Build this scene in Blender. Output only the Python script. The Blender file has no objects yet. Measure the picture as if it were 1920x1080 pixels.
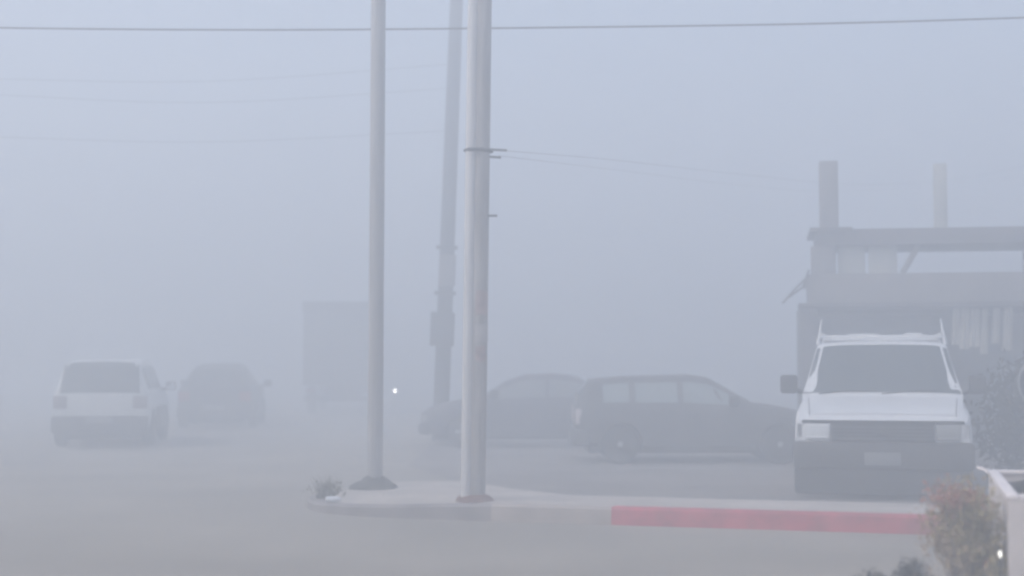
import bpy, bmesh, math, random
from mathutils import Vector, Matrix
PI = math.pi
rad = math.radians
random.seed(7)
scene = bpy.context.scene
COL = scene.collection

# ------------------------------------------------------------------ camera
CAM_H, LENS = 1.5, 50.0
FPX = LENS / 36.0 * 1920
PITCH = math.atan(150 / FPX)
cd = bpy.data.cameras.new('camera')
cam = bpy.data.objects.new('camera', cd)
COL.objects.link(cam)
cam.location = (0, 0, CAM_H)
cam.rotation_euler = (PI / 2 + PITCH, 0, 0)
cd.lens, cd.sensor_width = LENS, 36
cd.clip_start, cd.clip_end = 0.1, 2000
scene.camera = cam
cd.dof.use_dof = True
cd.dof.focus_distance = 15.0
cd.dof.aperture_fstop = 0.85

def at(px, py, Y):
    """world point at depth Y on the sight line of a photo pixel"""
    a = (px - 960) / FPX
    b = (540 - py) / FPX
    dy = math.cos(PITCH) - b * math.sin(PITCH)
    dz = math.sin(PITCH) + b * math.cos(PITCH)
    return Vector((a / dy * Y, Y, CAM_H + dz / dy * Y))

# ------------------------------------------------------------------ materials
def mat(name, col, rough=0.7, var=0.12, scale=6.0, metal=0.0, bump=0.0, dust=0.0, spec=0.5, stretch=None):
    m = bpy.data.materials.new(name)
    m.use_nodes = True
    nt = m.node_tree
    N, L = nt.nodes, nt.links
    b = N['Principled BSDF']
    b.inputs['Roughness'].default_value = rough
    b.inputs['Metallic'].default_value = metal
    b.inputs['Specular IOR Level'].default_value = spec
    tc = N.new('ShaderNodeTexCoord')
    src = tc.outputs['Object']
    if stretch:
        mp = N.new('ShaderNodeMapping')
        mp.inputs['Scale'].default_value = stretch
        L.new(src, mp.inputs['Vector'])
        src = mp.outputs['Vector']
    nz = N.new('ShaderNodeTexNoise')
    nz.inputs['Scale'].default_value = scale
    nz.inputs['Detail'].default_value = 6
    L.new(src, nz.inputs['Vector'])
    rp = N.new('ShaderNodeValToRGB')
    rp.color_ramp.elements[0].position, rp.color_ramp.elements[1].position = .3, .7
    rp.color_ramp.elements[0].color = (*[c * (1 - var) for c in col], 1)
    rp.color_ramp.elements[1].color = (*[min(1, c * (1 + var)) for c in col], 1)
    L.new(nz.outputs['Fac'], rp.inputs['Fac'])
    out = rp.outputs['Color']
    if dust:
        n2 = N.new('ShaderNodeTexNoise')
        n2.inputs['Scale'].default_value = 3.1
        n2.inputs['Detail'].default_value = 8
        L.new(tc.outputs['Object'], n2.inputs['Vector'])
        mx = N.new('ShaderNodeMix')
        mx.data_type = 'RGBA'
        ml = N.new('ShaderNodeMath')
        ml.operation = 'MULTIPLY'
        ml.inputs[1].default_value = dust
        L.new(n2.outputs['Fac'], ml.inputs[0])
        L.new(ml.outputs[0], mx.inputs[0])
        L.new(out, mx.inputs[6])
        mx.inputs[7].default_value = (.36, .33, .30, 1)
        out = mx.outputs[2]
    L.new(out, b.inputs['Base Color'])
    if bump:
        bp = N.new('ShaderNodeBump')
        bp.inputs['Strength'].default_value = bump
        bp.inputs['Distance'].default_value = .02
        L.new(nz.outputs['Fac'], bp.inputs['Height'])
        L.new(bp.outputs['Normal'], b.inputs['Normal'])
    return m

def emit(name, col, k):
    m = bpy.data.materials.new(name)
    m.use_nodes = True
    b = m.node_tree.nodes['Principled BSDF']
    b.inputs['Base Color'].default_value = (.8, .8, .8, 1)
    b.inputs['Emission Color'].default_value = (*col, 1)
    b.inputs['Emission Strength'].default_value = k
    return m

M = dict(
    white=mat('white_paint', (.80, .81, .82), .35, .04, 2, dust=.12),
    pale=mat('pale_paint', (.72, .73, .72), .4, .05, 2, dust=.2),
    slate=mat('slate_paint', (.055, .06, .068), .4, .1, 2, dust=.25),
    blue=mat('dark_blue_paint', (.05, .055, .085), .4, .1, 2, dust=.2),
    charcoal=mat('charcoal_paint', (.02, .02, .024), .4, .1, 2, dust=.2),
    glass=mat('car_glass', (.06, .075, .08), .12, .05, 2, spec=.6),
    tail_dull=mat('tail_lens_dull', (.26, .22, .22), .3, .1, 20),
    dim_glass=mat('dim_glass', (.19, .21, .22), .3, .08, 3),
    pale_glass=mat('pale_window', (.26, .305, .31), .3, .08, 3),  # opaque side windows, paler than the other car glass
    rubber=mat('tyre_rubber', (.04, .038, .036), .9, .2, 20),
    trim=mat('black_plastic', (.03, .031, .034), .6, .15, 12, dust=.05),
    bumper=mat('grey_bumper', (.042, .042, .045), .5, .15, 8, dust=.12),
    slat=mat('grille_slat', (.11, .11, .115), .5, .1, 10),
    rim=mat('wheel_alloy', (.46, .46, .46), .5, .1, 10, metal=.2),
    lamp=mat('lamp_lens', (.78, .80, .80), .1, .05, 20),
    lamp_dull=mat('dull_lens', (.30, .31, .31), .3, .08, 20),
    chrome=mat('chrome', (.75, .76, .78), .15, .03, 5, metal=1),
    mirror=mat('mirror_glass', (.92, .93, .95), .04, .01, 5, metal=1),
    tail=mat('tail_lens', (.28, .04, .035), .25, .1, 20),
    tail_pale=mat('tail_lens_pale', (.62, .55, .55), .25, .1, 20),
    plate=mat('number_plate', (.22, .225, .225), .5, .05, 20),
    asphalt=mat('asphalt', (.295, .262, .222), .92, .18, .42, bump=.25),
    lot=mat('lot_asphalt', (.22, .195, .178), .92, .22, .6, bump=.25),
    walk=mat('concrete_walk', (.46, .41, .37), .9, .14, 1.6, bump=.2),
    kerb=mat('concrete_kerb', (.40, .35, .32), .9, .16, 3, bump=.2),
    kerb_dark=mat('darker_kerb', (.25, .225, .22), .9, .25, 3, bump=.2),  # corner kerb, darker than the straight run
    kerb_red=mat('red_kerb_paint', (.48, .05, .085), .75, .3, 4, bump=.25, dust=.3),
    paint_line=mat('worn_line_paint', (.36, .36, .35), .9, .3, 4),
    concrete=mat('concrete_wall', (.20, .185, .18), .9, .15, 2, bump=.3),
    concrete_dark=mat('dark_concrete', (.10, .09, .095), .9, .18, 2, bump=.3),
    cream=mat('cream_panel', (.42, .42, .38), .8, .08, 3),
    shade_wall=mat('shaded_wall', (.05, .046, .045), .9, .2, 2, bump=.2),  # shade of the porch put into the wall and ceiling colour
    pole=mat('weathered_pole', (.33, .31, .30), .8, .22, 3, bump=.15, stretch=(8, 8, .6)),
    pole2=mat('grey_steel_pole', (.29, .28, .28), .7, .18, 3, stretch=(8, 8, .6)),
    wood=mat('dark_wood_pole', (.025, .024, .028), .9, .25, 3, bump=.3, stretch=(10, 10, .6)),
    pale_tube=mat('pale_grey', (.52, .51, .51), .6, .08, 3, stretch=(8, 8, .6)),
    poster=mat('torn_paper', (.36, .27, .26), .9, .3, 9),
    poster2=mat('bleached_paper', (.42, .39, .385), .9, .15, 9),
    iron=mat('dark_iron', (.05, .05, .055), .6, .2, 20),
    dirt=mat('dark_dirt', (.06, .055, .05), .95, .3, 14, bump=.6),
    rust=mat('rusty_dirt', (.17, .09, .075), .95, .3, 14, bump=.4),
    wire=mat('black_cable', (.03, .03, .035), .7, .1, 10),
    planter=mat('white_plaster', (.62, .56, .54), .85, .08, 5, bump=.15),
    planter_cap=mat('white_plaster_edge', (.80, .74, .74), .8, .06, 5),
    soil=mat('planter_soil', (.035, .029, .025), .95, .3, 18, bump=.6),
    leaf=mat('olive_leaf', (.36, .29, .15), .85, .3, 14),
    leaf_dry=mat('dry_leaf', (.40, .29, .19), .85, .3, 14),
    flower=mat('red_bract', (.44, .22, .18), .85, .3, 14),
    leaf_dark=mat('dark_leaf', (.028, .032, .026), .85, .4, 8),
    leaf_low=mat('grey_leaf', (.07, .066, .062), .85, .4, 12),
    stem=mat('dry_stem', (.24, .19, .16), .9, .25, 20),
    weed=mat('dry_weed', (.17, .15, .10), .9, .35, 14),
    litter=mat('white_plastic', (.85, .86, .88), .4, .03, 10),
    cloth=mat('pale_cloth', (.56, .53, .47), .95, .15, 4, stretch=(6, 1, 1)),
    boxside=mat('box_panel', (.10, .105, .115), .6, .1, 2),
    boxdark=mat('box_dark', (.04, .042, .048), .6, .1, 2),
    bulb=emit('lit_bulb', (1, .97, .88), 2.0),
    far_bulb=emit('lit_far_lamp', (1, .98, .95), 20.0),
)

# ------------------------------------------------------------------ mesh helpers
def new():
    return bmesh.new()

def add_box(bm, lo, hi, bevel=0.0, mtx=None):
    lo, hi = Vector(lo), Vector(hi)
    r = bmesh.ops.create_cube(bm, size=1)
    vs = r['verts']
    for v in vs:
        v.co = Vector(((lo[i] + hi[i]) / 2 + v.co[i] * (hi[i] - lo[i]) for i in range(3)))
    if bevel:
        es = {e for v in vs for e in v.link_edges}
        r2 = bmesh.ops.bevel(bm, geom=list(es), offset=bevel, segments=2, affect='EDGES', profile=.5)
        vs = list({v for f in r2['faces'] for v in f.verts} | {v for v in vs if v.is_valid})
    if mtx is not None:
        for v in vs:
            v.co = mtx @ v.co
    return vs

def add_tube(bm, pts, r, seg=8, r1=None):
    pts = [Vector(p) for p in pts]
    rings = []
    n = len(pts)
    up0 = None
    for i, p in enumerate(pts):
        t = (pts[min(i + 1, n - 1)] - pts[max(i - 1, 0)]).normalized()
        if up0 is None:
            up0 = Vector((0, 0, 1)) if abs(t.z) < .9 else Vector((1, 0, 0))
        a = t.cross(up0).normalized()
        b = t.cross(a).normalized()
        rr = r if r1 is None else r + (r1 - r) * i / (n - 1)
        rings.append([bm.verts.new(p + (a * math.cos(2 * PI * k / seg) + b * math.sin(2 * PI * k / seg)) * rr) for k in range(seg)])
    for A, B in zip(rings, rings[1:]):
        for k in range(seg):
            bm.faces.new((A[k], A[(k + 1) % seg], B[(k + 1) % seg], B[k]))
    bm.faces.new(rings[0])
    bm.faces.new(list(reversed(rings[-1])))

def add_lathe(bm, prof, axis='Z', seg=28, c=(0, 0, 0)):
    """prof: list of (radius, height) along the axis; closed when first != last"""
    c = Vector(c)
    rings = []
    for r, h in prof:
        ring = []
        for k in range(seg):
            a = 2 * PI * k / seg
            x, y = r * math.cos(a), r * math.sin(a)
            p = Vector((x, y, h)) if axis == 'Z' else Vector((x, h, y))
            ring.append(bm.verts.new(c + p))
        rings.append(ring)
    for A, B in zip(rings, rings[1:]):
        for k in range(seg):
            bm.faces.new((A[k], A[(k + 1) % seg], B[(k + 1) % seg], B[k]))
    bm.faces.new(rings[0])
    bm.faces.new(rings[-1])

def add_grid(bm, rows):
    vs = [[bm.verts.new(p) for p in row] for row in rows]
    for A, B in zip(vs, vs[1:]):
        for k in range(len(A) - 1):
            bm.faces.new((A[k], A[k + 1], B[k + 1], B[k]))

def add_slab(bm, pts, z0, z1):
    lo = [bm.verts.new((x, y, z0)) for x, y in pts]
    hi = [bm.verts.new((x, y, z1)) for x, y in pts]
    n = len(pts)
    for k in range(n):
        bm.faces.new((lo[k], lo[(k + 1) % n], hi[(k + 1) % n], hi[k]))
    bm.faces.new(hi)
    bm.faces.new(list(reversed(lo)))

def obj(name, bm, m, parent=None, smooth=None, loc=None, rotz=None):
    bmesh.ops.recalc_face_normals(bm, faces=bm.faces[:])
    me = bpy.data.meshes.new(name)
    bm.to_mesh(me)
    bm.free()
    me.materials.append(m)
    if smooth is not None:
        for p in me.polygons:
            p.use_smooth = True
        me.set_sharp_from_angle(angle=rad(smooth))
    o = bpy.data.objects.new(name, me)
    COL.objects.link(o)
    if parent:
        o.parent = parent
    if loc is not None:
        o.location = loc
    if rotz is not None:
        o.rotation_euler[2] = rotz
    return o

def tag(o, label, cat, group=None, kind=None):
    o['label'], o['category'] = label, cat
    if group:
        o['group'] = group
    if kind:
        o['kind'] = kind
    return o

def thing(name, label, cat, loc, rotz=0, group=None):
    o = bpy.data.objects.new(name, None)
    o.empty_display_size = .3
    COL.objects.link(o)
    o.location = loc
    o.rotation_euler = (0, 0, rotz)
    return tag(o, label, cat, group)

def struct(name, bm, m, **k):
    o = obj(name, bm, m, **k)
    o['kind'] = 'structure'
    return o

# ------------------------------------------------------------------ vehicles
class Loft:
    """body of a vehicle lofted from stations (x, half width, z bottom, z belt, z top, top half width); front is +x"""
    def __init__(s, st):
        s.st = sorted(st)
    def val(s, x):
        st = s.st
        if x <= st[0][0]: return st[0]
        for a, b in zip(st, st[1:]):
            if x <= b[0]:
                t = (x - a[0]) / (b[0] - a[0])
                return tuple(p + (q - p) * t for p, q in zip(a, b))
        return st[-1]
    def ring(s, x):
        _, w, zb, zl, zr, wr = s.val(x)
        d = min(.06, max(.015, (zr - zl) * .3))
        h = zl - zb
        return [(0, zb), (w * .86, zb), (w * .965, zb + .07), (w * .995, zb + h * .35), (w, zb + h * .62), (w * .985, zl - .05),
                (w * .955, zl), (wr, zr - d), (wr * .9, zr - d * .35), (wr * .55, zr - d * .08), (0, zr)]
    def side(s, x, t):
        r = s.ring(x)
        a, b = r[6], r[7]
        return a[0] + (b[0] - a[0]) * t, a[1] + (b[1] - a[1]) * t
    def top(s, x, v):
        r = s.ring(x)
        y = abs(v) * r[7][0]
        pts = [r[10], r[9], r[8], r[7]]
        for a, b in zip(pts, pts[1:]):
            if y <= b[0] + 1e-6:
                t = (y - a[0]) / max(1e-6, b[0] - a[0])
                return math.copysign(y, v), a[1] + (b[1] - a[1]) * t
        return math.copysign(y, v), pts[-1][1]
    def bm(s):
        bm = new()
        xs = []
        for a, b in zip(s.st, s.st[1:]):
            n = max(1, int((b[0] - a[0]) / .25))
            xs += [a[0] + (b[0] - a[0]) * k / n for k in range(n)]
        xs.append(s.st[-1][0])
        rings = []
        for x in xs:
            h = s.ring(x)
            full = [(y, z) for y, z in h] + [(-y, z) for y, z in reversed(h[1:-1])]
            rings.append([bm.verts.new((x, y, z)) for y, z in full])
        for A, B in zip(rings, rings[1:]):
            n = len(A)
            for k in range(n):
                bm.faces.new((A[k], A[(k + 1) % n], B[(k + 1) % n], B[k]))
        bm.faces.new(rings[0])
        bm.faces.new(rings[-1])
        return bm

def cut_arches(o, wheels, w, r):
    bm = new()
    for x in wheels:
        for s in (-1, 1):
            add_lathe(bm, [(r, s * (w - .30)), (r, s * (w + .15))], 'Y', 28, (x, 0, r - .05))
    c = obj('arch_cutter', bm, M['trim'])
    md = o.modifiers.new('arch', 'BOOLEAN')
    md.object, md.operation, md.solver = c, 'DIFFERENCE', 'EXACT'
    c.parent = o.parent
    bpy.context.view_layer.update()
    ev = o.evaluated_get(bpy.context.evaluated_depsgraph_get())
    me = bpy.data.meshes.new_from_object(ev)
    o.modifiers.clear()
    o.data = me
    for p in me.polygons:
        p.use_smooth = True
    me.set_sharp_from_angle(angle=rad(28))
    cm = c.data
    bpy.data.objects.remove(c)
    bpy.data.meshes.remove(cm)

def add_wheel(root, x, y, r, width, rim='rim'):
    s = 1 if y > 0 else -1
    w = bpy.data.objects.new('wheel', None)
    COL.objects.link(w)
    w.parent = root
    w.location = (x, y, r)
    h = width / 2
    bm = new()
    add_lathe(bm, [(r * .66, -h * .9), (r * .86, -h), (r * .97, -h * .8), (r, -h * .4), (r, h * .4), (r * .97, h * .8), (r * .86, h), (r * .66, h * .9)], 'Y', 32)
    obj('tyre', bm, M['rubber'], w, smooth=50)
    bm = new()
    add_lathe(bm, [(r * .67, s * h * .55), (r * .67, s * h * .86), (r * .61, s * h * .9), (r * .5, s * h * .62), (r * .2, s * h * .7), (r * .14, s * h * .92), (.01, s * h * .95)], 'Y', 32)
    for k in range(5):
        a = 2 * PI * k / 5
        m4 = Matrix.Rotation(a, 4, 'Y')
        add_box(bm, (r * .1, s * h * .7 - .015, -.03), (r * .55, s * h * .7 + .03, .03), .008, m4)
    obj('rim', bm, M[rim], w, smooth=40)

def side_window(root, lf, x0, x1, m, t0=.10, t1=.86, name='window'):
    for s in (-1, 1):
        bm = new()
        rows = []
        for i in range(9):
            x = x0 + (x1 - x0) * i / 8
            rows.append([Vector((x, s * (lf.side(x, t)[0] + .007), lf.side(x, t)[1])) for t in (t0, t0 + (t1 - t0) * .5, t1)])
        add_grid(bm, rows)
        obj(name, bm, m, root, smooth=60)

def top_window(root, lf, x0, x1, m, name, v=.93, dx=.006):
    bm = new()
    rows = []
    for i in range(9):
        x = x0 + (x1 - x0) * i / 8
        rows.append([Vector((x + dx, *lf.top(x, vv * v / 6)) ) + Vector((0, 0, .006)) for vv in range(-6, 7)])
    add_grid(bm, rows)
    obj(name, bm, m, root, smooth=60)

def box_part(root, name, lo, hi, m, bevel=.012, label=None):
    bm = new()
    add_box(bm, lo, hi, bevel)
    o = obj(name, bm, m, root, smooth=40)
    if label:
        o['label'] = label
    return o

def mirrors(root, lf, x, z, glass=None, w=.2, h=.17):
    for s in (-1, 1):
        y = lf.ring(x)[6][0]
        bm = new()
        add_box(bm, (x - .06, s * (y + .07) if s > 0 else -(y + .07 + w), z - h / 2), (x + .09, (y + .07 + w) if s > 0 else -(y + .07), z + h / 2), .035)
        add_tube(bm, [(x + .02, s * (y - .02), z - h * .45), (x + .02, s * (y + .11), z - h * .3)], .03)
        o = obj('side_mirror', bm, M['trim'], root, smooth=40)
        if glass:
            bm = new()
            add_box(bm, (x - .068, s * (y + .085) if s > 0 else -(y + .055 + w), z - h / 2 + .02), (x - .058, (y + .055 + w) if s > 0 else -(y + .085), z + h / 2 - .02))
            obj('mirror_glass', bm, glass, o)

def heading(v):
    return math.atan2(v[1], v[0])

# ---- white roof-racked SUV, head on
front = Vector((4.20, 16.2, 0))
hd = Vector((-front.x, -front.y, 0)).normalized()
L2 = 2.3
t = thing('parked_suv', 'white boxy SUV with dark grille and roof rack, parked nose to the red kerb', 'SUV', front - hd * (L2 + .1), heading(hd))
lf = Loft([(-2.30, .93, .42, 1.06, 1.12, .86), (-2.24, .96, .36, 1.10, 1.70, .80), (-2.1, .98, .34, 1.11, 1.80, .79), (-1.6, .99, .33, 1.12, 1.845, .79),
           (.15, .99, .33, 1.13, 1.85, .80), (.42, .99, .33, 1.13, 1.81, .805), (1.12, .99, .33, 1.10, 1.185, .955), (1.22, .99, .33, 1.085, 1.15, .945),
           (1.9, 1.0, .33, 1.00, 1.045, .90), (2.2, .985, .35, .925, .955, .88), (2.30, .95, .40, .865, .895, .85)])
b = obj('body', lf.bm(), M['white'], t, smooth=30)
cut_arches(b, (1.42, -1.42), .99, .43)
for x in (1.42, -1.42):
    for y in (.86, -.86):
        add_wheel(t, x, y, .37, .27)
top_window(t, lf, .44, 1.10, M['glass'], 'windscreen', .985)
side_window(t, lf, -.38, 1.03, M['glass'], .03, .9)
side_window(t, lf, -1.2, -.46, M['glass'])
side_window(t, lf, -2.1, -1.28, M['glass'])
box_part(t, 'rear_window', (-2.325, -.62, 1.2), (-2.29, .62, 1.6), M['glass'], .01)
# grille with its bars
bm = new()
add_box(bm, (2.28, -.575, .655), (2.315, .575, .90), .008)
g = obj('grille', bm, M['trim'], t)
bm = new()
for k in range(4):
    z = .69 + k * .042
    add_box(bm, (2.31, -.56, z), (2.332, .56, z + .014))
for y in (-.567, .567):
    add_box(bm, (2.305, y - .008, .665), (2.335, y + .008, .855))
obj('grille_bars', bm, M['slat'], g)
bm = new()
add_lathe(bm, [(.055, 0), (.055, .012), (.04, .016)], 'Y', 20)
for v in bm.verts:
    v.co = Vector((v.co.y + 2.332, v.co.x * 1.5, v.co.z * .7 + .765))
obj('badge', bm, M['bumper'], g, smooth=40)
for s in (-1, 1):
    lo, hi = sorted((s * .585, s * .865))
    bm = new()
    add_box(bm, (2.26, lo, .685), (2.33, hi, .862), .018)
    h = obj('headlight', bm, M['lamp'] if s < 0 else M['lamp_dull'], t, smooth=40)  # one lens coloured paler than the other
    if s < 0:
        h['label'] = 'brighter headlight'
    bm = new()
    add_box(bm, (2.3, lo + .01, .688), (2.345, hi - .01, .712), .006)
    obj('lens_edge', bm, M['white'] if s < 0 else M['lamp_dull'], h)
    lo, hi = sorted((s * .885, s * .955))
    bm = new()
    add_box(bm, (2.1, lo, .69), (2.30, hi, .862), .015)
    obj('corner_lamp', bm, M['lamp_dull'], t, smooth=40)
box_part(t, 'grille_bar', (2.27, -.90, .866), (2.322, .90, .902), M['trim'], .008)
top_window(t, lf, 1.27, 2.17, M['white'], 'hood', .9, 0)
for s in (-1, 1):
    bm = new()
    add_tube(bm, [Vector((x, *lf.top(x, s * .925))) + Vector((0, 0, .0)) for x in (1.25, 1.6, 1.9, 2.2)], .005, 6)
    obj('hood_seam', bm, M['trim'], t)
# bumper, plate, dark panel standing in for the shade below
bm = new()
add_box(bm, (2.2, -1.0, .34), (2.44, 1.0, .66), .05)
bp_ = obj('front_bumper', bm, M['bumper'], t, smooth=40)
box_part(t, 'number_plate', (2.435, -.2, .40), (2.455, .2, .545), M['plate'], .006)
box_part(t, 'shade_panel', (2.12, -.985, .06), (2.40, .985, .37), M['trim'], .04)
box_part(t, 'underbody', (-2.1, -.66, .2), (2.12, .66, .36), M['trim'], .02)
box_part(t, 'rear_bumper', (-2.42, -.98, .38), (-2.22, .98, .62), M['bumper'], .04)
for s in (-1, 1):
    lo, hi = sorted((s * .82, s * .95))
    box_part(t, 'tail_light', (-2.33, lo, .72), (-2.24, hi, 1.05), M['tail'])
mirrors(t, lf, 1.0, 1.30, M['mirror'], .21, .23)
# wipers
bm = new()
for y0, y1 in ((-.75, -.05), (.0, .65)):
    add_tube(bm, [(1.13, y0, 1.185), (1.09, (y0 + y1) / 2, 1.225), (1.08, y1, 1.235)], .008, 6)
obj('wipers', bm, M['trim'], t)
# roof rack: two rails, two crossbars, four stakes
rk = bpy.data.objects.new('roof_rack', None)
COL.objects.link(rk)
rk.parent = t
for x in (.1, -1.5):
    bm = new()
    add_tube(bm, [(x, -.8, 1.85), (x, -.78, 1.905), (x, .78, 1.905), (x, .8, 1.85)], .02)
    obj('crossbar', bm, M['white'], rk, smooth=50)
for s in (-1, 1):
    bm = new()
    add_tube(bm, [(.15, s * .74, 1.94), (-1.55, s * .74, 1.94)], .018)
    obj('rail', bm, M['white'], rk, smooth=50)
    for x in (.1,):
        bm = new()
        add_tube(bm, [(x, s * .80, 1.80), (x, s * .775, 1.95), (x, s * .745, 2.13)], .026, 8, .011)
        obj('stake', bm, M['white'], rk, smooth=50)
bm = new()
add_box(bm, (-.2, -.42, 1.927), (.1, -.02, 1.947), .006)
add_box(bm, (-.4, .3, 1.927), (.06, .52, 1.957), .006)
obj('roof_board', bm, M['white'], rk)

# ---- generic small cars
HATCH = [(-2.02, .72, .46, .86, .90, .64), (-1.97, .78, .36, .90, 1.12, .66), (-1.78, .82, .26, .92, 1.33, .62), (-1.3, .84, .22, .92, 1.375, .61),
         (-.2, .85, .21, .91, 1.40, .61), (.06, .85, .21, .90, 1.36, .61), (.32, .85, .21, .90, 1.22, .65), (.74, .85, .21, .89, .965, .74), (1.1, .85, .21, .86, .915, .75),
         (1.75, .82, .24, .75, .79, .70), (1.98, .74, .30, .64, .67, .62), (2.05, .66, .36, .56, .58, .56)]
SEDAN = [(-2.2, .70, .40, .80, .84, .62), (-2.1, .78, .30, .90, .94, .70), (-1.55, .83, .23, .92, .965, .73), (-1.35, .84, .22, .92, 1.05, .70), (-.75, .85, .21, .91, 1.36, .60),
         (-.35, .85, .21, .91, 1.40, .60), (.2, .85, .21, .90, 1.38, .60), (.5, .85, .21, .90, 1.28, .63), (1.05, .85, .21, .89, .95, .75), (1.5, .84, .22, .85, .89, .74),
         (1.95, .80, .25, .74, .78, .68), (2.15, .70, .32, .64, .66, .58)]
CROSS = [(-2.2, .80, .46, .92, .96, .66), (-2.12, .88, .36, .98, 1.12, .66), (-1.85, .93, .30, 1.0, 1.44, .60), (-1.3, .95, .28, 1.01, 1.58, .58),
         (-.3, .96, .27, 1.0, 1.63, .58), (.2, .96, .27, 1.0, 1.57, .60), (.95, .96, .27, .99, 1.06, .80), (1.2, .95, .28, .97, 1.02, .80),
         (1.9, .90, .32, .86, .90, .74), (2.15, .78, .40, .74, .77, .66)]
SUVST = [(-2.15, .80, .50, .98, 1.03, .74), (-2.1, .85, .42, 1.02, 1.25, .72), (-1.9, .89, .34, 1.04, 1.60, .69), (-1.3, .90, .31, 1.05, 1.66, .69),
         (-.1, .91, .30, 1.04, 1.68, .69), (.3, .91, .30, 1.03, 1.62, .70), (.95, .91, .30, 1.02, 1.09, .82), (1.2, .91, .30, 1.00, 1.05, .82),
         (1.9, .88, .32, .90, .94, .78), (2.15, .78, .40, .78, .81, .68)]

def car(name, label, st, paint, loc, rotz, wins, wscr, rear, wheels, wr, wglass, tail, mglass=None, group=None, cat='car', lower=None):
    t = thing(name, label, cat, loc, rotz, group)
    lf = Loft(st)
    W = max(s[1] for s in st)
    b = obj('body', lf.bm(), paint, t, smooth=30)
    cut_arches(b, wheels, W, wr + .045)
    for x in wheels:
        for y in (W - .1, -(W - .1)):
            add_wheel(t, x, y, wr, .2)
    for a, c in wins:
        side_window(t, lf, a, c, wglass)
    top_window(t, lf, *wscr, M['glass'], 'windscreen', .94)
    top_window(t, lf, *rear, M['glass'], 'rear_window', .985, -.006)
    xf, xr = st[-1][0], st[0][0]
    zb = st[-1][3]
    for s in (-1, 1):
        lo, hi = sorted((s * st[-1][1] * .55, s * st[-2][1] * .95))
        box_part(t, 'headlight', (xf - .16, lo, zb - .16), (xf - .02, hi, zb - .03), M['lamp_dull'], .03)
        lo, hi = sorted((s * st[0][1] * .74, s * st[1][1] * 1.0))
        box_part(t, 'tail_light', (xr - .015, lo, st[0][3] - .24), (xr + .1, hi, st[0][3] + .0), tail, .02)
    box_part(t, 'front_bumper', (xf - .2, -st[-2][1], .24), (xf + .05, st[-2][1], .46), lower or paint, .05)
    box_part(t, 'rear_bumper', (xr - .08, -st[1][1] * 1.03, .28), (xr + .2, st[1][1] * 1.03, .30 + (st[0][3] - .3) * .45), lower or paint, .05)
    box_part(t, 'number_plate', (xr - .095, -.24, .48), (xr - .07, .24, .6), M['plate'], .004)
    box_part(t, 'underbody', (xr + .2, -W * .72, .16), (xf - .25, W * .72, .3), M['trim'], .02)
    for s in (-1, 1):
        for a, c in wins[:2]:
            x = a + .12
            y, z = lf.side(x, 0)
            lo, hi = sorted((s * (y + .005), s * (y + .04)))
            box_part(t, 'door_handle', (x - .0, lo, z - .11), (x + .17, hi, z - .08), paint, .006)
    mirrors(t, lf, wscr[1] - .3, st[-5][3] + .1, mglass)
    return t, lf

# grey-blue hatchback seen from the side, nose behind the white SUV
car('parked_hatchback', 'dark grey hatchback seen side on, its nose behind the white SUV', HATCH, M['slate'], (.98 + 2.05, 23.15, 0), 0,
    [(-.34, .42), (-1.09, -.43), (-1.60, -1.19)], (.10, .71), (-1.97, -1.80), (-1.34, 1.16), .31, M['pale_glass'], M['tail_pale'])
# side window toward the windscreen
# second car behind it, facing left
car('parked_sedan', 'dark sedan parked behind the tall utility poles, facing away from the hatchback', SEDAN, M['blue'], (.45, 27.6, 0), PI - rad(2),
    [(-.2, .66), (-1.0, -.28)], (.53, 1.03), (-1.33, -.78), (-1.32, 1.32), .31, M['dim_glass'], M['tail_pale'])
# pale SUV on the street
t1, _ = car('pale_suv', 'pale SUV with dark rear window and dark bumper, seen from behind on the street', SUVST, M['pale'], (-8.0, 28.75, 0), heading((-.145, .99)),
    [(-.35, .5), (-1.15, -.42), (-1.85, -1.22)], (.32, .92), (-2.149, -1.74), (-1.32, 1.32), .36, M['glass'], M['tail_dull'], M['mirror'], cat='SUV', lower=M['bumper'])
for sgn in (-1, 1):
    lo, hi = sorted((sgn * .88, sgn * .925))
    box_part(t1, 'flank_shade', (-.90, lo, .33), (.90, hi, .74), M['bumper'], .015)  # dark panels stand in for the shade on the flank
# dark car beyond it
car('dark_car', 'charcoal rounded car fading into the dust beyond the pale SUV', CROSS, M['charcoal'], (-7.50, 37.1, 0), heading((-.10, .99)),
    [(-.35, .45), (-1.15, -.42), (-1.75, -1.22)], (.24, .92), (-2.08, -1.80), (-1.32, 1.32), .35, M['glass'], M['tail'], None, cat='car')

# tall box truck, barely visible
bt = thing('box_truck', 'tall dark box truck, barely visible in the dust behind the slim pole', 'truck', (-5.4, 45, 0), PI / 2 + rad(4))
box_part(bt, 'cargo_box', (0, -1.2, .95), (5.2, 1.2, 3.55), M['boxside'], .04)
box_part(bt, 'roof_cap', (-.04, -1.23, 3.25), (5.24, 1.23, 3.6), M['boxdark'], .03)
for s in (-1, 1):
    lo, hi = sorted((s * .02, s * 1.12))
    d = box_part(bt, 'rear_door', (-.03, lo, 1.02), (.0, hi, 3.2), M['boxside'], .008)
    box_part(d, 'door_bar', (-.06, s * .3 - .02, 1.05), (-.03, s * .3 + .02, 3.15), M['iron'], .005)
    lo, hi = sorted((s * .8, s * 1.1))
    box_part(bt, 'tail_light', (-.06, lo, .72), (.02, hi, .84), M['tail'], .008)
box_part(bt, 'chassis', (.1, -.5, .55), (7.1, .5, .95), M['trim'], .02)
box_part(bt, 'rear_bumper', (-.1, -1.15, .45), (.05, 1.15, .62), M['boxdark'], .02)
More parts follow.
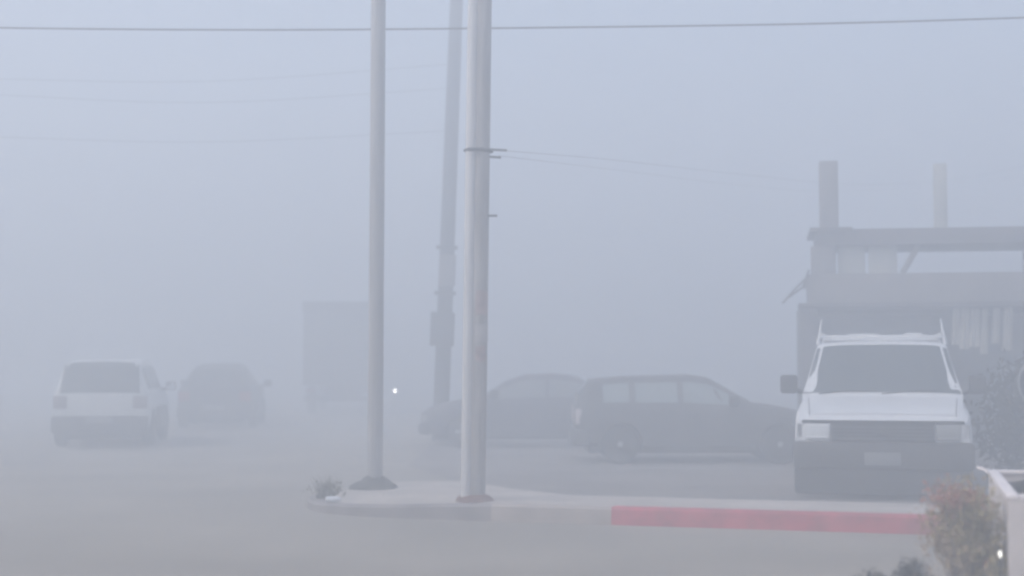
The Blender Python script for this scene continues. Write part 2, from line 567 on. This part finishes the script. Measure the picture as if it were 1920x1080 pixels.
box_part(bt, 'cab', (5.35, -1.1, .6), (7.3, 1.1, 2.6), M['boxdark'], .12)
box_part(bt, 'windscreen', (7.25, -.95, 1.6), (7.32, .95, 2.4), M['glass'], .02)
for x in (1.3, 6.4):
    for y in (1.0, -1.0):
        add_wheel(bt, x, y, .46, .28)

# ------------------------------------------------------------------ the setting
bm = new()
add_grid(bm, [[Vector((x, y, 0)) for x in range(-120, 121, 20)] for y in range(-30, 131, 20)])
struct('ground', bm, M['asphalt'])

U = Vector((.961, -.276)); Nn = Vector((.276, .961))            # along and across the kerb
K0 = Vector((.95, 13.72))
def kp(u, n):
    p = K0 + U * u + Nn * n
    return (p.x, p.y)
# kerb front line, rounded at the street corner
corner = []
cu, r = -2.2, 1.5
for k in range(9):
    a = -PI / 2 - k * PI / 16
    corner.append((cu + r * math.cos(a), r + r * math.sin(a)))
front_line = [(14, 0), (3.05, 0), (0, 0), (-1.2, 0)] + corner
KW = .16
def inset(uv):
    out = []
    for i, (u, n) in enumerate(uv):
        a = Vector(uv[max(0, i - 1)]); b2 = Vector(uv[min(len(uv) - 1, i + 1)])
        d = (b2 - a).normalized()
        q = Vector((u, n)) + Vector((d.y, -d.x)) * KW
        out.append((q.x, q.y))
    return out
inner_line = inset(front_line)
def slope(u):
    return min(0, max(-.075, (u + 1.2) * .036))
def kerb(name, i0, i1, z, m, lab=None):
    bm = new()
    A, B = front_line[i0:i1 + 1], inner_line[i0:i1 + 1]
    rows = []
    for (u, n), (u2, n2) in zip(A, B):
        p, q = kp(u, n), kp(u2, n2)
        zz, z = z, z + slope(u)
        e = Vector((q[0] - p[0], q[1] - p[1])).normalized()
        rows.append([Vector((*p, -.05)), Vector((*p, z - .025)), Vector((p[0] + e.x * .025, p[1] + e.y * .025, z)), Vector((*q, z)), Vector((*q, -.05))])
        z = zz
    add_grid(bm, rows)
    o = struct(name, bm, m)
    if lab:
        o['label'] = lab
    return o
ZW = .17
kerb('red_kerb', 0, 2, ZW, M['kerb_red'], 'kerb edge painted red in front of the white SUV')
kerb('kerb', 2, 3, ZW - .003, M['kerb'])
kerb('kerb_corner', 3, len(front_line) - 1, ZW - .004, M['kerb_dark'])
# sidewalk slab behind the kerb
cl = [kp(*p) for p in inner_line]
back = [kp(-3.54, 3.3), kp(-2.5, 3.3), kp(-1.6, 2.0), kp(-.7, 1.22), kp(14, 1.22)]
bm = new()
add_slab(bm, cl + back, -.05, ZW - .006)
for v in bm.verts:
    if v.co.z > 0:
        v.co.z += slope((Vector((v.co.x, v.co.y)) - K0).dot(U))
bmesh.ops.triangulate(bm, faces=[f for f in bm.faces if len(f.verts) > 4])
struct('sidewalk', bm, M['walk'])
# car park behind
bm = new()
lot = [kp(-2.5, 3.6), kp(-2.4, 3.32), kp(-1.5, 2.02), kp(-.6, 1.25), kp(16, 1.25), (28, 60), (-1.4, 60), (-1.6, 22)]
bm.faces.new([bm.verts.new((x, y, .004)) for x, y in lot])
struct('parking_lot', bm, M['lot'])
bm = new()
for x0, y0, x1, y1, w in ((1.55, 21.35, 5.2, 21.1, .16),):
    d = Vector((y0 - y1, x1 - x0)).normalized() * w
    bm.faces.new([bm.verts.new((x, y, .008)) for x, y in ((x0, y0), (x1, y1), (x1 + d.x, y1 + d.y), (x0 + d.x, y0 + d.y))])
struct('parking_markings', bm, M['paint_line'])

# ------------------------------------------------------------------ poles
def pole_thing(name, label, cat, base, r0, r1, height, lean, m):
    t = thing(name, label, cat, base)
    t.rotation_euler = (0, lean, 0)
    bm = new()
    n = 14
    add_tube(bm, [(0, 0, -.2 + (height + .2) * k / n) for k in range(n + 1)], r0, 20, r1)
    obj('shaft', bm, m, t, smooth=50)
    return t
# near pole, with a paler tube up its left side
pb = at(890, 935, 14.5)
p1 = pole_thing('utility_pole', 'thick weathered pole with a pale tube and peeling notices, nearest the kerb', 'pole', (pb.x, 14.5, ZW - .006), .108, .10, 10.5, rad(.73), M['pole'])
bm = new()
add_tube(bm, [(-.085, -.06, .0), (-.085, -.06, 4), (-.082, -.055, 9)], .058, 14)
obj('pale_tube', bm, M['pale_tube'], p1, smooth=50)
bm = new()
add_tube(bm, [(-.15, -.04, 3.56), (-.10, -.13, 3.56), (0, -.13, 3.56), (.10, -.06, 3.56), (.125, .02, 3.56), (.0, .12, 3.56), (-.11, .04, 3.56), (-.15, -.04, 3.56)], .018, 8)
add_tube(bm, [(.09, -.05, 3.57), (.28, -.07, 3.56)], .013, 6)
add_tube(bm, [(.09, -.02, 3.50), (.22, -.04, 3.49)], .013, 6)
obj('bracket', bm, M['iron'], p1, smooth=50)
bm = new()
add_tube(bm, [(.08, -.04, 2.89), (.19, -.05, 2.89)], .012, 6)
obj('bolt', bm, M['iron'], p1)
def wrap(z0, z1, a0, a1, r, m):
    bm = new()
    rows = []
    for i in range(5):
        z = z0 + (z1 - z0) * i / 4
        rows.append([Vector((r * math.cos(a0 + (a1 - a0) * k / 10), r * math.sin(a0 + (a1 - a0) * k / 10), z + random.uniform(-.012, .012))) for k in range(11)])
    add_grid(bm, rows)
    obj('notice', bm, m, p1, smooth=60)
wrap(1.88, 2.12, rad(262), rad(340), .112, M['poster'])
wrap(1.60, 1.78, rad(258), rad(350), .112, M['poster2'])
wrap(1.40, 1.56, rad(265), rad(330), .112, M['poster'])
bm = new()
add_lathe(bm, [(.20, -.01), (.19, .02), (.15, .045), (.11, .06)], 'Z', 24)
for v in bm.verts:
    v.co += Vector((random.uniform(-.015, .015), random.uniform(-.015, .015), random.uniform(-.006, .006)))
obj('base_collar', bm, M['rust'], p1, smooth=60)

# slim pole
sb = at(703, 910, 16.7)
p2 = pole_thing('street_pole', 'slim grey pole rising from a dark dirt mound at the street corner', 'pole', (sb.x, 16.7, ZW - .082), .090, .084, 10.2, rad(.1), M['pole2'])
bm = new()
rings = []
prof = [(.29, -.02), (.26, .05), (.18, .105), (.12, .135), (.085, .15)]
add_lathe(bm, prof, 'Z', 22)
for v in bm.verts:
    k = 1 + random.uniform(-.16, .16)
    v.co.x *= k; v.co.y *= k
    v.co.z += random.uniform(-.02, .02)
obj('dirt_mound', bm, M['dirt'], p2, smooth=60)

# leaning wooden pole, far
fb = at(825, 828, 29.6)
p3 = pole_thing('wooden_pole', 'dark leaning wooden pole with boxes, standing behind the sedan', 'pole', (fb.x, 29.6, 0), .17, .13, 11, rad(2.0), M['wood'])
box_part(p3, 'meter_box', (-.27, -.36, 1.95), (.22, -.12, 2.65), M['wood'], .03)
box_part(p3, 'sign_plate', (-.14, -.22, 3.2), (.2, -.18, 3.85), M['concrete'], .006)
for z in (3.05, 4.0):
    bm = new()
    add_tube(bm, [(-.22, -.16, z), (.22, -.16, z)], .04, 8)
    obj('cleat', bm, M['wood'], p3)

# ------------------------------------------------------------------ wires
def wire(label, pts, r, group=None):
    """smooth cable through three or more world points"""
    P = [Vector(p) for p in pts]
    P = [P[0] * 2 - P[1]] + P + [P[-1] * 2 - P[-2]]
    out = []
    for i in range(1, len(P) - 2):
        for k in range(10):
            s = k / 10
            a, b, c, d = P[i - 1:i + 3]
            out.append(.5 * ((2 * b) + (c - a) * s + (2 * a - 5 * b + 4 * c - d) * s * s + (3 * b - a - 3 * c + d) * s ** 3))
    out.append(P[-2])
    bm = new()
    add_tube(bm, out, r, 6)
    o = obj('overhead_wire', bm, M['wire'], smooth=60)
    return tag(o, label, 'wire', group)
G = 'overhead wires across the sky'
wire('crisp dark wire crossing the whole sky just under the top edge', [at(-420, 40, 17.5), at(0, 52, 17.5), at(500, 56, 17.5), at(1000, 52, 17.5), at(1500, 45, 17.5), at(1920, 33, 17.5), at(2350, 15, 17.5)], .011, G)
wire('faint wire sagging from the thick pole bracket toward the building roof', [at(940, 282, 14.6), at(1150, 300, 19), at(1400, 328, 24), at(1600, 346, 28), at(1780, 338, 31), at(1920, 312, 33), at(2200, 250, 36)], .0024, G)
wire('second faint wire running from the thick pole below the bracket wire', [at(935, 292, 14.6), at(1150, 318, 22), at(1400, 348, 28), at(1600, 358, 33), at(1920, 330, 38), at(2200, 280, 42)], .002, G)
wire('faint highest of the wires left of the slim pole', [at(-300, 140, 26), at(0, 148, 27), at(400, 152, 28), at(853, 120, 29.45)], .0045, G)
wire('faint middle wire left of the slim pole, sagging slightly', [at(-300, 160, 26), at(0, 178, 27), at(400, 192, 28), at(851, 165, 29.45)], .0045, G)
wire('faint lowest of the wires left of the slim pole', [at(-300, 245, 26), at(0, 257, 27), at(400, 266, 28), at(848, 245, 29.45)], .0042, G)

# ------------------------------------------------------------------ building at right
bx = at(1500, 570, 24.7)
bd = thing('building', 'low concrete shop with deep dark porch, flat roof slabs and bare rooftop columns', 'building', (bx.x, 24.7, 0), rad(-10))
def bbox(name, lo, hi, m, bevel=.02, label=None):
    return box_part(bd, name, lo, hi, m, bevel, label)
bbox('fascia', (0.12, -.02, 2.62), (13, .3, 3.13), M['concrete'])
bbox('canopy_edge', (-.03, -.12, 2.54), (13.1, .42, 2.62), M['concrete_dark'])
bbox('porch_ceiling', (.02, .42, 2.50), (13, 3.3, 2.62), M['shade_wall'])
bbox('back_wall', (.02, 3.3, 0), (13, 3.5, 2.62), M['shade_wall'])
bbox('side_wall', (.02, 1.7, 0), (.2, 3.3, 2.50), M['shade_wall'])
bbox('porch_post', (.03, .05, 0), (.3, .32, 2.54), M['concrete_dark'])
bbox('porch_post', (6.2, .05, 0), (6.5, .32, 2.54), M['concrete_dark'])
bbox('porch_floor', (0, 0.0, 0), (13, 3.3, .05), M['concrete'], .01)
bbox('upper_roof', (.30, -.06, 3.62), (13.2, 1.7, 3.90), M['concrete_dark'])
bbox('roof_lip', (.18, -.12, 3.86), (.9, 1.72, 3.93), M['concrete_dark'], .01)
bbox('upper_post', (.20, -.0, 3.13), (.62, .3, 3.62), M['concrete'])
bbox('upper_post', (3.75, -.0, 3.13), (3.98, .26, 3.62), M['concrete'])
bbox('upper_infill', (.66, .12, 3.13), (1.12, .2, 3.62), M['cream'], .006, 'cream infill panel beside the corner post')
bbox('upper_infill', (1.18, .12, 3.13), (1.66, .2, 3.62), M['cream'], .006, 'cream infill panel nearer the brace')
bm = new()
add_tube(bm, [(1.74, .1, 3.13), (2.02, .1, 3.62)], .05, 8)
obj('brace', bm, M['concrete'], bd)
bbox('upper_post', (8.2, .0, 3.13), (8.45, .26, 3.62), M['concrete'])
bbox('roof_deck', (.14, .3, 3.06), (13, 3.5, 3.12), M['concrete'], .006)
bbox('rooftop_column', (.36, .1, 3.9), (.68, .4, 5.12), M['concrete'])
bbox('rooftop_column', (2.44, 1.3, 3.9), (2.66, 1.53, 5.2), M['cream'])
bm = new()
for a in (0, .1):
    add_tube(bm, [(-.30 + a, -.1, 2.62 + a), (-.05 + a, -.08, 2.9), (.16, -.06, 3.1 + a)], .02, 6)
obj('loose_cable', bm, M['iron'], bd)
bbox('doorway', (2.0, 3.26, .05), (3.0, 3.31, 2.1), M['trim'], .01)
bbox('shop_window', (3.6, 3.26, .9), (5.6, 3.31, 2.0), M['glass'], .01)
# pale strips of cloth hung along the porch edge
for k, (px, ln) in enumerate(((1800, .62), (1817, .7), (1836, .66), (1853, .78), (1873, .6), (1893, .72))):
    p = at(px, 612, 24.15)
    w = .11 + .02 * (k % 3)
    bm = new()
    rows = []
    for i in range(9):
        zz = -ln * i / 8
        rows.append([Vector((w * (j / 6 - .5) * (1 + .25 * i / 8), .03 * math.sin(j * 1.9 + k) + .012 * i, zz)) for j in range(7)])
    add_grid(bm, rows)
    o = obj('hanging_cloth', bm, M['cloth'], smooth=60, loc=(p.x, 24.35 - .12 * k * .2, 2.52))
    tag(o, 'pale strip of cloth hanging under the porch edge above the dark shrub', 'cloth', 'cloth strips hanging from the porch')

# ------------------------------------------------------------------ plants
def leaves(bm, c, R, n, size, rng, clumps=14, flat=.0):
    c, R = Vector(c), Vector(R)
    cs = []
    while len(cs) < clumps:
        v = Vector((rng.uniform(-1, 1), rng.uniform(-1, 1), rng.uniform(-1, 1)))
        if v.length <= 1:
            cs.append(Vector((v.x * R.x, v.y * R.y, v.z * R.z)) * .82)
    for _ in range(n):
        q = rng.choice(cs)
        v = Vector((rng.gauss(0, 1), rng.gauss(0, 1), rng.gauss(0, 1))) * .25
        p = c + q + Vector((v.x * R.x, v.y * R.y, v.z * R.z))
        if p.z < .02:
            continue
        a = Vector((rng.gauss(0, 1), rng.gauss(0, 1), rng.gauss(.3, 1))).normalized()
        b_ = a.cross(Vector((rng.gauss(0, 1), rng.gauss(0, 1), rng.gauss(0, 1)))).normalized()
        s = size * rng.uniform(.6, 1.35)
        bm.faces.new([bm.verts.new(p + d) for d in (-a * s, b_ * s * .38, a * s, -b_ * s * .38)])

rng = random.Random(3)
# flowering shrub by the planter
sc = Vector((2.74, 8.75, 0))
sh = thing('flowering_shrub', 'olive shrub with faded red flowers in front of the red kerb, beside the white planter', 'shrub', sc)
bm = new()
for k in range(16):
    a = rng.uniform(0, 2 * PI)
    tx, ty = .22 * math.cos(a), .2 * math.sin(a)
    zz = rng.uniform(.45, .72)
    add_tube(bm, [(tx * .1, ty * .1, 0), (tx * .4, ty * .4, zz * .5), (tx, ty, zz)], .008, 5, .003)
add_tube(bm, [(-.06, -.05, .0), (-.11, -.08, .25), (-.19, -.1, .50)], .008, 5, .004)
obj('stems', bm, M['stem'], sh)
bm = new()
leaves(bm, (.02, 0, .54), (.22, .22, .24), 3200, .019, rng, 40)
leaves(bm, (.14, -.05, .33), (.15, .16, .2), 1100, .018, rng, 18)
leaves(bm, (.08, 0, .22), (.18, .18, .22), 1100, .018, rng, 18)
obj('foliage', bm, M['leaf'], sh)
bm = new()
leaves(bm, (-.01, 0, .48), (.25, .22, .30), 1500, .017, rng, 30)
obj('dry_foliage', bm, M['leaf_dry'], sh)
bm = new()
leaves(bm, (-.05, -.05, .72), (.19, .17, .10), 700, .016, rng, 18)
leaves(bm, (.13, -.12, .36), (.08, .1, .10), 60, .02, rng, 5)
obj('blossom', bm, M['flower'], sh)
# low plants at the bottom edge
for px, top, Y, rr, lab in ((1712, 1045, 8.55, .10, 'small dark plant at the bottom edge left of the flowering shrub'),
                            (1628, 1062, 8.4, .085, 'lower greyish plant at the bottom edge, farther from the flowering shrub')):
    p = at(px, top, Y)
    pl = thing('low_plant', lab, 'plant', (p.x, Y, 0), 0, 'low plants by the planter')
    bm = new()
    for k in range(8):
        a = rng.uniform(0, 2 * PI)
        add_tube(bm, [(0, 0, 0), (rr * .4 * math.cos(a), rr * .4 * math.sin(a), p.z * .5), (rr * math.cos(a), rr * math.sin(a), p.z * .85)], .005, 5, .002)
    obj('stems', bm, M['stem'], pl)
    bm = new()
    leaves(bm, (0, 0, p.z * .6), (rr * 1.1, rr, p.z * .36), 1300, .016, rng, 22)
    obj('foliage', bm, M['leaf_low'], pl)
# big dark shrub right of the SUV
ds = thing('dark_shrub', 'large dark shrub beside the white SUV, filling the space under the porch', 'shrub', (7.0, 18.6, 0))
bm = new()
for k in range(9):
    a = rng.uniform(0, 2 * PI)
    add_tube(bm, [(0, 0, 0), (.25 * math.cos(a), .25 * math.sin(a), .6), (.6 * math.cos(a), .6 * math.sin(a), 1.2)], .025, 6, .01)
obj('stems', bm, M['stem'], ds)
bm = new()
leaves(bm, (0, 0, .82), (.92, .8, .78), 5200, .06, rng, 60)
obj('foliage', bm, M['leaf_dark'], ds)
# weeds and litter at the kerb corner
wp = at(612, 950, 15.5)
wd = thing('weed_tuft', 'dry weed tuft at the foot of the slim pole, by the kerb corner', 'weeds', (wp.x, 15.5, ZW - .083))
bm = new()
for k in range(70):
    a = rng.uniform(0, 2 * PI)
    r0, r1, h = rng.uniform(0, .1), rng.uniform(.05, .2), rng.uniform(.08, .26)
    add_tube(bm, [(r0 * math.cos(a), r0 * math.sin(a), 0), ((r0 + r1) / 2 * math.cos(a), (r0 + r1) / 2 * math.sin(a), h * .7), (r1 * math.cos(a), r1 * math.sin(a), h)], .005, 4, .001)
obj('stalks', bm, M['weed'], wd)
bm = new()
leaves(bm, (0, 0, .09), (.2, .15, .1), 260, .025, rng, 12)
obj('foliage', bm, M['weed'], wd)
lp = at(624, 940, 15.05)
bm = new()
add_lathe(bm, [(.02, -.075), (.032, -.07), (.034, 0), (.032, .05), (.018, .075), (.012, .085)], 'Y', 14)
for v in bm.verts:
    v.co = Vector((v.co.y * 1.0, v.co.x, v.co.z * .9 + .034))
    v.co.x += random.uniform(-.004, .004)
tag(obj('plastic_bottle', bm, M['litter'], smooth=50, loc=(lp.x, 15.05, ZW - .08), rotz=.2), 'white plastic bottle lying in front of the weed tuft', 'bottle')

# ------------------------------------------------------------------ planter, lamps, round sign
F, B = Vector((2.94, 8.5)), Vector((3.53, 10.6))
dirv = (B - F).normalized()
PH, PL, PW, PT = .75, (B - F).length, 1.1, .055
pt = thing('planter', 'whitewashed square planter box with dark soil, beside the flowering shrub', 'planter', (F.x, F.y, 0), math.atan2(dirv.y, dirv.x) - PI / 2)
bm = new()
add_box(bm, (0, PT, 0), (PT, PL - PT, PH - .03))
obj('side_panel', bm, M['planter'], pt)
bm = new()
add_box(bm, (PW - PT, PT, 0), (PW, PL - PT, PH - .03))
obj('side_panel', bm, M['planter'], pt)
bm = new()
add_box(bm, (0, 0, 0), (PW, PT, PH - .03))
obj('front_panel', bm, M['planter'], pt)
bm = new()
add_box(bm, (0, PL - PT, 0), (PW, PL, PH - .03))
obj('back_panel', bm, M['planter'], pt)
bm = new()
add_box(bm, (-.006, -.006, PH - .03), (PT + .012, PL + .006, PH), .006)
add_box(bm, (PW - PT - .012, -.006, PH - .03), (PW + .006, PL + .006, PH), .006)
add_box(bm, (PT + .014, -.006, PH - .03), (PW - PT - .014, PT + .012, PH), .006)
add_box(bm, (PT + .014, PL - PT - .012, PH - .03), (PW - PT - .014, PL + .006, PH), .006)
obj('rim', bm, M['planter_cap'], pt, smooth=40)
bm = new()
add_grid(bm, [[Vector((PT + (PW - 2 * PT) * i / 10, PT + (PL - 2 * PT) * j / 16, PH - .075 + rng.uniform(-.02, .02))) for i in range(11)] for j in range(17)])
obj('soil', bm, M['soil'], pt)
bm = new()
for z in (0, PH - .035):
    pass
add_tube(bm, [(.0, PL + .0, PH - .02), (-.04, PL + .03, PH + .0), (-.075, PL + .05, PH + .008)], .014, 8)
obj('drain_spout', bm, M['planter_cap'], pt, smooth=50)
# small lit lamp on the planter side
lp = at(1873, 1038, 8.42)
gl = thing('garden_light', 'tiny lit garden lamp at the corner of the white planter', 'lamp', (lp.x, 8.40, 0))
bm = new()
add_tube(bm, [(0, 0, 0), (0, 0, lp.z - .02)], .006, 8)
obj('stake', bm, M['iron'], gl)
bm = new()
add_lathe(bm, [(.004, lp.z - .018), (.006, lp.z - .008), (.007, lp.z + .006), (.004, lp.z + .018)], 'Z', 12)
obj('bulb', bm, M['bulb'], gl, smooth=60)
bm = new()
add_lathe(bm, [(.016, lp.z + .019), (.013, lp.z + .026), (.003, lp.z + .03)], 'Z', 12)
obj('cap', bm, M['iron'], gl, smooth=60)
# far lamp in the dust
lp = at(740, 732, 40)
fl = thing('bollard_light', 'tiny lit lamp on a thin post, far off just right of the slim pole', 'lamp', (lp.x, 40, 0))
bm = new()
add_tube(bm, [(0, 0, 0), (0, 0, lp.z - .06)], .022, 8)
obj('post', bm, M['pale_tube'], fl, smooth=50)
bm = new()
add_lathe(bm, [(.015, lp.z - .05), (.022, lp.z - .035), (.023, lp.z + .005), (.012, lp.z + .02)], 'Z', 16)
obj('bulb', bm, M['far_bulb'], fl, smooth=60)
bm = new()
add_lathe(bm, [(.075, lp.z + .052), (.05, lp.z + .075), (.01, lp.z + .085)], 'Z', 16)
obj('cap', bm, M['pale_tube'], fl, smooth=60)
# round sign at the right edge
rp_ = at(1955, 718, 17.2)
rs = thing('round_sign', 'dark round sign with a pale rim at the right edge, before the dark shrub', 'sign', (rp_.x, 17.2, 0))
bm = new()
add_tube(bm, [(0, .03, 0), (0, .03, rp_.z - .2)], .025, 10)
obj('post', bm, M['iron'], rs, smooth=50)
bm = new()
add_lathe(bm, [(.28, -.012), (.28, .012)], 'Y', 40, (0, 0, rp_.z))
obj('disc', bm, M['trim'], rs)
bm = new()
pts = [(.295 * math.cos(a), -.012, rp_.z + .295 * math.sin(a)) for a in [2 * PI * k / 40 for k in range(41)]]
add_tube(bm, pts, .016, 8)
obj('rim', bm, M['lamp_dull'], rs, smooth=50)

# ------------------------------------------------------------------ haze
bm = new()
add_box(bm, (-160, -45, -1), (160, 150, 13))
hz = obj('haze', bm, bpy.data.materials.new('dust_haze'))
tag(hz, 'pale blowing dust filling the air over the street', 'haze', kind='stuff')
m = hz.data.materials[0]
m.use_nodes = True
nt = m.node_tree
nt.nodes.clear()
mo = nt.nodes.new('ShaderNodeOutputMaterial')
pv = nt.nodes.new('ShaderNodeVolumePrincipled')
pv.inputs['Density'].default_value = .060
pv.inputs['Color'].default_value = (.854, .913, .983, 1)
pv.inputs['Anisotropy'].default_value = .2
pv.inputs['Density Attribute'].default_value = ''
nt.links.new(pv.outputs['Volume'], mo.inputs['Volume'])

# ------------------------------------------------------------------ light
w = bpy.data.worlds.new('World')
scene.world = w
w.use_nodes = True
wn = w.node_tree
sky = wn.nodes.new('ShaderNodeTexSky')
sky.sky_type = 'NISHITA'
sky.sun_disc = False
EL, AZ = 42, -115      # azimuth from +Y, clockwise: the sun is to the left and behind the camera
sky.sun_elevation, sky.sun_rotation = rad(EL), rad(AZ)
sky.dust_density = 4
sky.air_density = 1.0
bg = wn.nodes['Background']
bg.inputs['Strength'].default_value = .15
wn.links.new(sky.outputs['Color'], bg.inputs['Color'])
sd = bpy.data.lights.new('sun', 'SUN')
sd.energy, sd.angle, sd.color = 1.5, rad(14), (1, .97, .92)
so = bpy.data.objects.new('sun', sd)
COL.objects.link(so)
d = Vector((math.sin(rad(AZ)) * math.cos(rad(EL)), math.cos(rad(AZ)) * math.cos(rad(EL)), math.sin(rad(EL))))
so.rotation_euler = d.to_track_quat('Z', 'Y').to_euler()
so.location = d * 60

# ------------------------------------------------------------------ render settings
scene.view_settings.view_transform = 'Standard'
scene.view_settings.look = 'None'
scene.view_settings.exposure = 0.76
scene.view_settings.gamma = 1
c = scene.cycles
c.volume_bounces = 2
c.max_bounces = 8
c.use_denoising = True
c.filter_width = 2.6
scene.render.film_transparent = False
